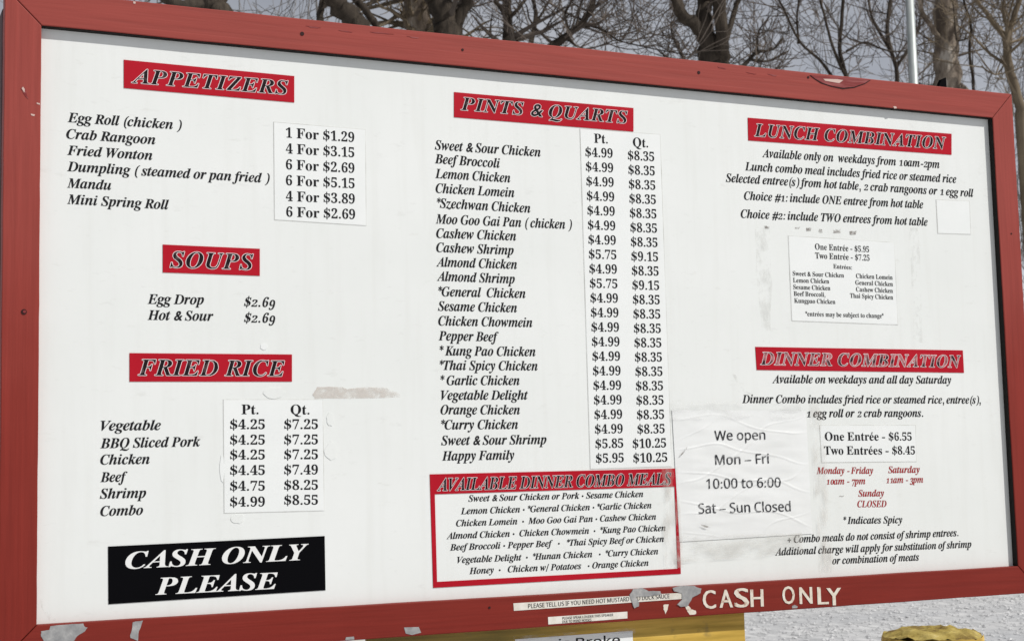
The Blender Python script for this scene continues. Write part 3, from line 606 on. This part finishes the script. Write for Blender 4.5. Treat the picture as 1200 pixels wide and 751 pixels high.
# hours sheet under clear tape, wrinkled
def wrinkle(x, z):
    v_ = .0012+.0007*noise.noise(Vector((x*7, z*26, 1)))+.0008*noise.noise(Vector((x*16+z*10, z*60, 5)))
    v_ += .0013*max(0, 1-abs(math.sin(z*48+x*7+2.2*noise.noise(Vector((x*6, z*6, 2)))))*9)
    v_ += .0011*max(0, 1-abs(math.sin(z*31-x*15+2.5*noise.noise(Vector((x*5, z*9, 8)))))*11)
    return v_
hq = [(787.0, 480.0), (944.0, 481.0), (951.5, 625.0), (796.0, 634.5)]
hs = empty('hours_sheet', (at(870, 634, D).x, D, at(870, 634, D).z), 'wrinkled white paper under tape reading We open Mon - Fri', 'paper notice')
m = MB(); A, B, C, E_ = [at(*q, D) for q in hq]; nx, nz_ = 130, 150
for j in range(nz_+1):
    for i in range(nx+1):
        u, t = i/nx, j/nz_; p = (A*(1-u)+B*u)*(1-t)+(E_*(1-u)+C*u)*t; ed = min(1, 8*min(u, 1-u, t, 1-t)); m.v.append((p.x, D-.0014-wrinkle(p.x, p.z)*(.12+.88*ed), p.z))
for j in range(nz_):
    for i in range(nx):
        a = j*(nx+1)+i; m.f.append((a+nx+1, a+nx+2, a+1, a))
hso = m.build('sheet', M_PAPER2, hs, smooth=True)
m = MB()
for s, a, b, c in (('We open', (836.6, 515.8), (895.9, 514.8), 11.2), ('Mon – Fri', (837.5, 544.3), (900.2, 542.7), 11.4), ('10:00 to 6:00', (827.1, 572.4), (914, 570.3), 11.4), ('Sat – Sun Closed', (817.9, 601.2), (925.6, 598.6), 11.6)):
    write(m, s, a, b, c, 'ss', D-.0024, off=.006, warp=wrinkle, plane=D)
m.build('lettering', M_INK2, hs)
def tape(poly, mt, parent, y, label=None, nx=14, nz_=14, name='tape_strip'):
    m = MB(); A, B, C, E_ = [at(*q, D) for q in poly]
    for j in range(nz_+1):
        for i in range(nx+1):
            u, t = i/nx, j/nz_; p = (A*(1-u)+B*u)*(1-t)+(E_*(1-u)+C*u)*t
            jx = .003*noise.noise(Vector((p.x*40, p.z*40, 3))) if i in (0, nx) else 0; jz = .003*noise.noise(Vector((p.x*40, p.z*40, 9))) if j in (0, nz_) else 0
            m.v.append((p.x+jx, y-wrinkle(p.x*1.3, p.z*.7)*.8, p.z+jz))
    for j in range(nz_):
        for i in range(nx):
            a = j*(nx+1)+i; m.f.append((a+nx+1, a+nx+2, a+1, a))
    o = m.build(name, mt, parent, smooth=True)
    if label: o['label'] = label
    return o
tape([(773, 548), (793, 546), (800, 664), (779, 668)], M_TAPEV, hs, D-.0030, 'dirty tape strip over the left edge')
tape([(948, 470), (963, 468), (976, 668), (960, 668)], M_TAPEV, hs, D-.0030, 'yellowed tape strip over the right edge')
tape([(786, 470), (940, 470), (940, 492), (786, 492)], M_TAPE, hs, D-.0036, 'clear tape across the top edge')
tape([(790, 628), (938, 624), (940, 648), (792, 658)], M_TAPEB, hs, D-.0036, 'grimy tape across the bottom edge')

# residue, smudges and remnants on the panel
def blob(m, pts, yf, yb=D+.0006): m.slab([P(*q) for q in pts[::-1]], yf, yb)
def cw(pts):
    a = sum(pts[i][0]*pts[(i+1) % len(pts)][1]-pts[(i+1) % len(pts)][0]*pts[i][1] for i in range(len(pts)))
    return pts if a > 0 else pts[::-1]
def scaled(pts, ox, oy, s): return cw([(ox+x/s, oy+y/s) for x, y in pts])
def rag(pts, amp, seed, sub=4):
    r_ = random.Random(seed); out = []
    for i in range(len(pts)):
        (xa, ya), (xb, yb) = pts[i], pts[(i+1) % len(pts)]
        for k in range(sub): t = k/sub; out.append((xa+(xb-xa)*t+r_.uniform(-amp, amp), ya+(yb-ya)*t+r_.uniform(-amp, amp)))
    return out
def flat(name, polys, mt, parent, y, label=None):
    m = MB()
    for q in polys: m.add([(*[c for c in (P(*p)[0],)], y, P(*p)[1]) for p in q[::-1]], [tuple(range(len(q)))])
    o = m.build(name, mt, parent)
    if label: o['label'] = label
    return o
flat('tape_residue', [rag(scaled([(412, 235), (430, 208), (520, 205), (545, 215), (600, 208), (690, 208), (735, 225), (757, 246), (600, 250), (420, 252)], 240, 390, 3.265), .5, 1)], M_RES, panel, D-.0006, 'beige tape residue right of the fried rice slip')
flat('tape_residue', [rag(scaled([(85, 60), (150, 60), (158, 300), (152, 545), (122, 545), (95, 300)], 860, 250, 3.576), .8, 2)], M_RESF, panel, D-.0006, 'faint residue left of the lunch slip')
flat('tape_residue', [rag(scaled([(735, 60), (772, 60), (790, 540), (752, 540)], 860, 250, 3.576), .8, 3)], M_RESF, panel, D-.0006, 'faint residue right of the lunch slip')
flat('smudge', [rag(scaled([(cx-w, cy-h), (cx+w, cy-h), (cx+w, cy+h), (cx-w, cy+h)], 860, 250, 3.576), .7, int(cx), 3) for cx, cy, w, h in ((265, 62, 9, 4), (314, 69, 10, 7), (363, 74, 8, 8), (430, 76, 15, 8), (498, 82, 13, 7), (137, 60, 10, 6))], M_SMUDGE, panel, D-.0006, 'row of dark smudges above the lunch slip')
flat('smudge', [[(795.5, 533), (801.5, 526), (803, 523.5), (804, 524), (802.5, 527.5), (797, 533.5)]], M_SMUDGE, hso, D-.0062)
flat('smudge', [[(818, 613.5), (826, 615.5), (831, 617.5), (830.5, 618.5), (824, 617.5)]], M_SMUDGE, hso, D-.0062)
flat('smudge', [[(982.5, 582), (984.5, 580.3), (987, 581.2), (988.6, 580), (988.8, 581), (986.8, 582.2), (984.6, 581.4)]], M_SMUDGE, panel, D-.0006)
flat('smudge', [rag(cw([(47, 690), (52, 706), (62, 722), (66, 727), (58, 726), (48, 712)]), .8, 5)], M_RESF, panel, D-.0006, 'grimy lower left corner')
flat('crease_mark', [cw([(858, 438), (862, 439), (868, 452), (876, 459), (883, 461), (883, 463), (874, 462), (866, 454)])], M_RESF, panel, D-.0006)
def oval(cx, cy, a, b, n, seed):
    r_ = random.Random(seed); return [(cx+a*math.cos(2*math.pi*i/n)*r_.uniform(.8, 1.1), cy+b*math.sin(2*math.pi*i/n)*r_.uniform(.8, 1.1)) for i in range(n)]
for k, (cx, cy, a, b) in enumerate(((265, 230, 40, 23), (480, 330, 15, 28), (483, 452, 25, 36), (125, 710, 27, 19), (66, 520, 9, 55), (225, 52, 14, 14))):
    m = MB(); blob(m, cw(oval(240+cx/3.265, 390+cy/3.265, a/3.265, b/3.265, 16, k)), D-.0009); m.build('paper_remnant', M_PANEL if k < 4 else M_PAPER, panel)

# ------------------------------------------------------------------ marks on the frame
def onrail(name, polys, mt, parent, y=-.0007, label=None):
    m = MB()
    for q in polys: m.slab([P(*p, 0.0) for p in q[::-1]], y, .0006)
    o = m.build(name, mt, parent)
    if label: o['label'] = label
    return o
Zm = lambda pts, s=0: rag(scaled(pts, 680, 660, 3.75), .35, s, 3)
onrail('bare_patch', [rag(scaled([(395, 620), (530, 607), (650, 602), (665, 630), (685, 632), (660, 665), (600, 700), (570, 745), (350, 748), (320, 700), (322, 660), (385, 650)], 0, 640, 6.667), .3, 1, 3)], M_BARE, bot, label='large grey patch where paint peeled near the lower left corner')
onrail('bare_patch', [rag(scaled([(1035, 590), (1115, 577), (1105, 610), (1085, 660), (1078, 735), (1020, 715), (1015, 690), (1030, 650)], 0, 640, 6.667), .3, 2, 3)], M_BARE, bot)
onrail('bare_patch', [scaled([(350, 205), (415, 203), (425, 228), (385, 238), (358, 232)], 380, 680, 3.75)], M_BARE, bot)
onrail('bare_patch', [scaled([(95, 248), (130, 245), (132, 258), (92, 260)], 380, 680, 3.75)], M_BARE, bot)
onrail('bare_patch', [Zm([(405, 108), (440, 97), (500, 98), (530, 110), (525, 130), (490, 150), (470, 185), (440, 190), (425, 180), (445, 158), (445, 130), (410, 122)], 4)], M_BARE, bot, y=-.0022, label='grey peeled patch left of the CASH ONLY letters')
onrail('bare_patch', [Zm([(215, 135), (232, 112), (270, 107), (300, 120), (350, 122), (355, 133), (300, 142), (240, 146), (258, 170), (255, 188), (236, 195), (225, 165)], 5)], M_BARE, bot, y=-.0022, label='grey peeled patch over the sauce label')
onrail('bare_patch', [Zm([(365, 180), (388, 178), (383, 200), (374, 222), (366, 200)], 6), Zm([(458, 182), (478, 186), (488, 200), (506, 206), (509, 222), (480, 225), (468, 205)], 7), ], M_CREAM, bot)
onrail('bare_patch', [scaled([(930, 186), (942, 181), (955, 188), (952, 195), (930, 196)], 680, 660, 3.75)], M_BARE, bot)
onrail('paint_chip', [rag(cw([(24.5, 104), (27, 101.5), (29.5, 104), (31, 111), (33, 116), (30, 114), (27, 109)]), .3, 3, 2)], M_DKRED, lef)
onrail('paint_chip', [cw([(25.2, 104), (27, 102), (29, 105), (28.6, 109)])], M_PINK, lef, y=-.0012)
onrail('paint_chip', [cw([(36, 133.5), (41, 134.5), (40, 136.5), (36.5, 135.5)]), cw([(43, 120.5), (47, 121.5), (46.6, 123.2), (43, 122)])], M_PINK, lef)
def screw(px, py, r_, mt, parent, y=-.001):
    c = at(px, py, 0); m = MB(); m.slab([(c.x+r_*math.cos(2*math.pi*k/12), c.z+r_*math.sin(2*math.pi*k/12)) for k in range(12)], y, .0006); m.build('screw_head', mt, parent)
for px, py, r_, p_ in ((354, 40, .0042, top), (542, 58.8, .0028, top), (818.8, 85.4, .0038, top), (947, 91, .0030, top), (28, 365.5, .0052, lef), (1185, 274, .0022, rig), (573.5, 711.5, .0026, bot)): screw(px, py, r_, M_DARK, p_)
screw(28.6, 365.2, .0028, M_DKRED, lef, -.0016)
for k, (px, py, a) in enumerate(((367, 32, 9), (405, 37, 8), (447, 39, 14), (484, 44, 7), (846, 80, 5), (880, 86, 6), (905, 88, 6))):
    onrail('paint_chip', [rag(cw([(px-a, py-1.0-a*.05), (px+a, py+.5+a*.07), (px+a*.6, py+1.5), (px-a*.3, py+.6)]), .45, k, 2)], M_DKRED, top)
onrail('paint_chip', [cw([(1046.5, 124.8), (1050, 125), (1051, 127.2), (1048, 127.6)])], M_PINK, top)
onrail('paint_chip', [cw([(156, 2), (159, 2.6), (158.6, 5), (156.2, 4.6)])], M_PINK, top)
sp_ = scaled([(122, 380), (146, 399), (180, 421), (233, 438), (290, 450), (348, 443), (400, 424), (430, 404), (300, 392)], 920, 0, 4.286)
onrail('split_edge', [sp_], M_DARK, top, label='split in the top edge of the rail')
onrail('split_edge', [scaled([(128, 380), (150, 397), (185, 417), (235, 434), (290, 443), (345, 438), (396, 421), (424, 403), (300, 390)], 920, 0, 4.286)], M_DKRED, top, y=-.0014)
onrail('split_edge', [scaled([(190, 398), (260, 400), (290, 405), (270, 420), (200, 408)], 920, 0, 4.286)], M_PINK, top, y=-.0019)
# cut letters CASH ONLY on the bottom rail: each letter is a sticker of its own
for ch, xa, xb, yt, yb_ in (('C', 824, 838.5, 690.6, 713.2), ('A', 843.5, 858.3, 690, 712), ('S', 861.3, 877, 688.3, 711.6), ('H', 880, 894.3, 689.5, 711), ('O', 917.3, 931, 686, 707.6), ('N', 937.3, 951.6, 686.8, 707.6), ('L', 958.6, 970.4, 686.6, 708.2), ('Y', 969.4, 985.5, 687.8, 709.4)):
    m = MB(); write(m, ch, (xa, yb_-.4), (xb, yb_-.9), yb_-yt-1.0, 'bf', -.0012, off=.022, plane=0.0)
    o = m.build('sticker_letter', M_CREAM, bot); o['label'] = 'worn cream cut-out letter '+ch
# printed label strips
def label_strip(tl, tr, br, bl, label, lines):
    q = quad(tl, tr, br, bl, 0.0); r_ = empty('label_strip', (sum(p[0] for p in q)/4, 0, min(p[1] for p in q)), label, 'label', 'label strips on the bottom rail')
    m = MB(); m.slab(q, -.0010, .0006); m.build('sheet', M_LABEL, r_)
    m = MB()
    for s, a, b, c in lines: write(m, s, a, b, c, 'ss', -.0015, off=.008, plane=0.0)
    m.build('lettering', M_INKS, r_)
label_strip((601.4, 706.4), (799.2, 694.0), (799.2, 701.3), (602.1, 715.2), 'torn sauce label strip on the red bottom rail reading PLEASE TELL US', [('PLEASE TELL US IF YOU NEED HOT MUSTARD AND DUCK SAUCE', (618.7, 712.2), (784.3, 700.3), 5.0)])
label_strip((642, 722.5), (735, 716.1), (735, 724), (642.4, 731.2), 'shorter two-line label strip below the sauce label', [('PLEASE SPEAK LOUDER THIS SPEAKER', (658.8, 725.4), (718.3, 721.2), 2.9), ('DUE TO WIND NOISES', (658.8, 729.4), (692.8, 727.0), 2.9)])
m = MB(); yk = RT+.02
m.slab([P(1097, 108, yk), P(1110, 110, yk), P(1108.5, 91, yk), P(1104, 93, yk)], yk, yk+.012, True); m.build('bracket', M_BLK, board)

# ------------------------------------------------------------------ yellow plank below the board with its taped note
YP = RT+.002
a = at(430, 760, YP).x; b = at(873, 733, YP).x
yp = empty('yellow_plank', ((a+b)/2, YP, Z0-.45), 'weathered yellow plank mounted under the red bottom rail', 'plank')
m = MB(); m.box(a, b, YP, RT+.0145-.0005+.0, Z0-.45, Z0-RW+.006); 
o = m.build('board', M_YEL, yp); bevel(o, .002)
yn = YP-.0012
nt_ = empty('taped_note', (at(672, 770, YP).x, YP, Z0-.36), 'white note taped on the yellow plank reading Broke', 'paper note')
q0 = P(603.5, 748.6, YP); q1 = P(741, 738.6, YP)
m = MB(); m.slab([(q0[0], Z0-.36), (q1[0], Z0-.35), q1, q0], yn, YP+.0005); m.build('sheet', M_PAPER, nt_)
m = MB(); write(m, 'is Broke', (655, 759.4), (726.2, 754.3), 10.8, 'ss', yn-.0005, off=.012, plane=YP); m.build('lettering', M_INK, nt_)
m = MB(); t0 = P(601, 745.0, YP); t1_ = P(744, 735.0, YP); u0 = P(601, 751, YP); u1 = P(744, 741, YP)
m.add([(t0[0], yn-.0012, t0[1]), (u0[0], yn-.0012, u0[1]), (u1[0], yn-.0012, u1[1]), (t1_[0], yn-.0012, t1_[1])], [(0, 1, 2, 3)]); m.build('tape_strip', M_TAPE, nt_)

# ------------------------------------------------------------------ yellow bollard
cpt = at(1092.5, 744, -.40); k = (cpt-CAM).dot(fw)/FPX; RB = 58.5*k
bo = empty('bollard', (cpt.x, cpt.y, 0), 'stout yellow bollard with a crumbling top below the right end of the board', 'bollard')
m = MB(); n = 64; prof = [(RB, 0), (RB, .4), (RB, cpt.z-.05), (RB*1.0, cpt.z-.008), (RB*.985, cpt.z)]
for (r_, z) in prof:
    for i in range(n): t = 2*math.pi*i/n; w_ = r_*(1+.012*noise.noise(Vector((math.cos(t)*3, math.sin(t)*3, z*6)))); m.v.append((cpt.x+w_*math.cos(t), cpt.y+w_*math.sin(t), z-.0+(.006*noise.noise(Vector((math.cos(t)*5, math.sin(t)*5, 4))) if z > .9 else 0)))
for j in range(len(prof)-1):
    for i in range(n): m.f.append((j*n+i, j*n+(i+1) % n, (j+1)*n+(i+1) % n, (j+1)*n+i))
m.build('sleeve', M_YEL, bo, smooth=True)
m = MB(); nr = 14; m.v.append((cpt.x, cpt.y, cpt.z+.017))
for j in range(1, nr+1):
    for i in range(n):
        t = 2*math.pi*i/n; rr = RB*.985*j/nr; x, y = cpt.x+rr*math.cos(t), cpt.y+rr*math.sin(t)
        h = .007*noise.noise(Vector((x*30, y*30, 0)))+.005*noise.noise(Vector((x*80, y*80, 3)))+.018*(1-(j/nr)**3)
        if j == nr: h += .004*noise.noise(Vector((x*60, y*60, 7)))
        if j >= nr-1: h += max(0, .010*noise.noise(Vector((x*22, y*22, 11))))
        m.v.append((x, y, cpt.z-.002+h))
for i in range(n): m.f.append((0, 1+i, 1+(i+1) % n))
for j in range(nr-1):
    for i in range(n): m.f.append((1+j*n+i, 1+(j+1)*n+i, 1+(j+1)*n+(i+1) % n, 1+j*n+(i+1) % n))
m.build('concrete_cap', M_CONC, bo, smooth=True)
for o in list(bpy.data.objects):
    if 'org' in o: del o['org']
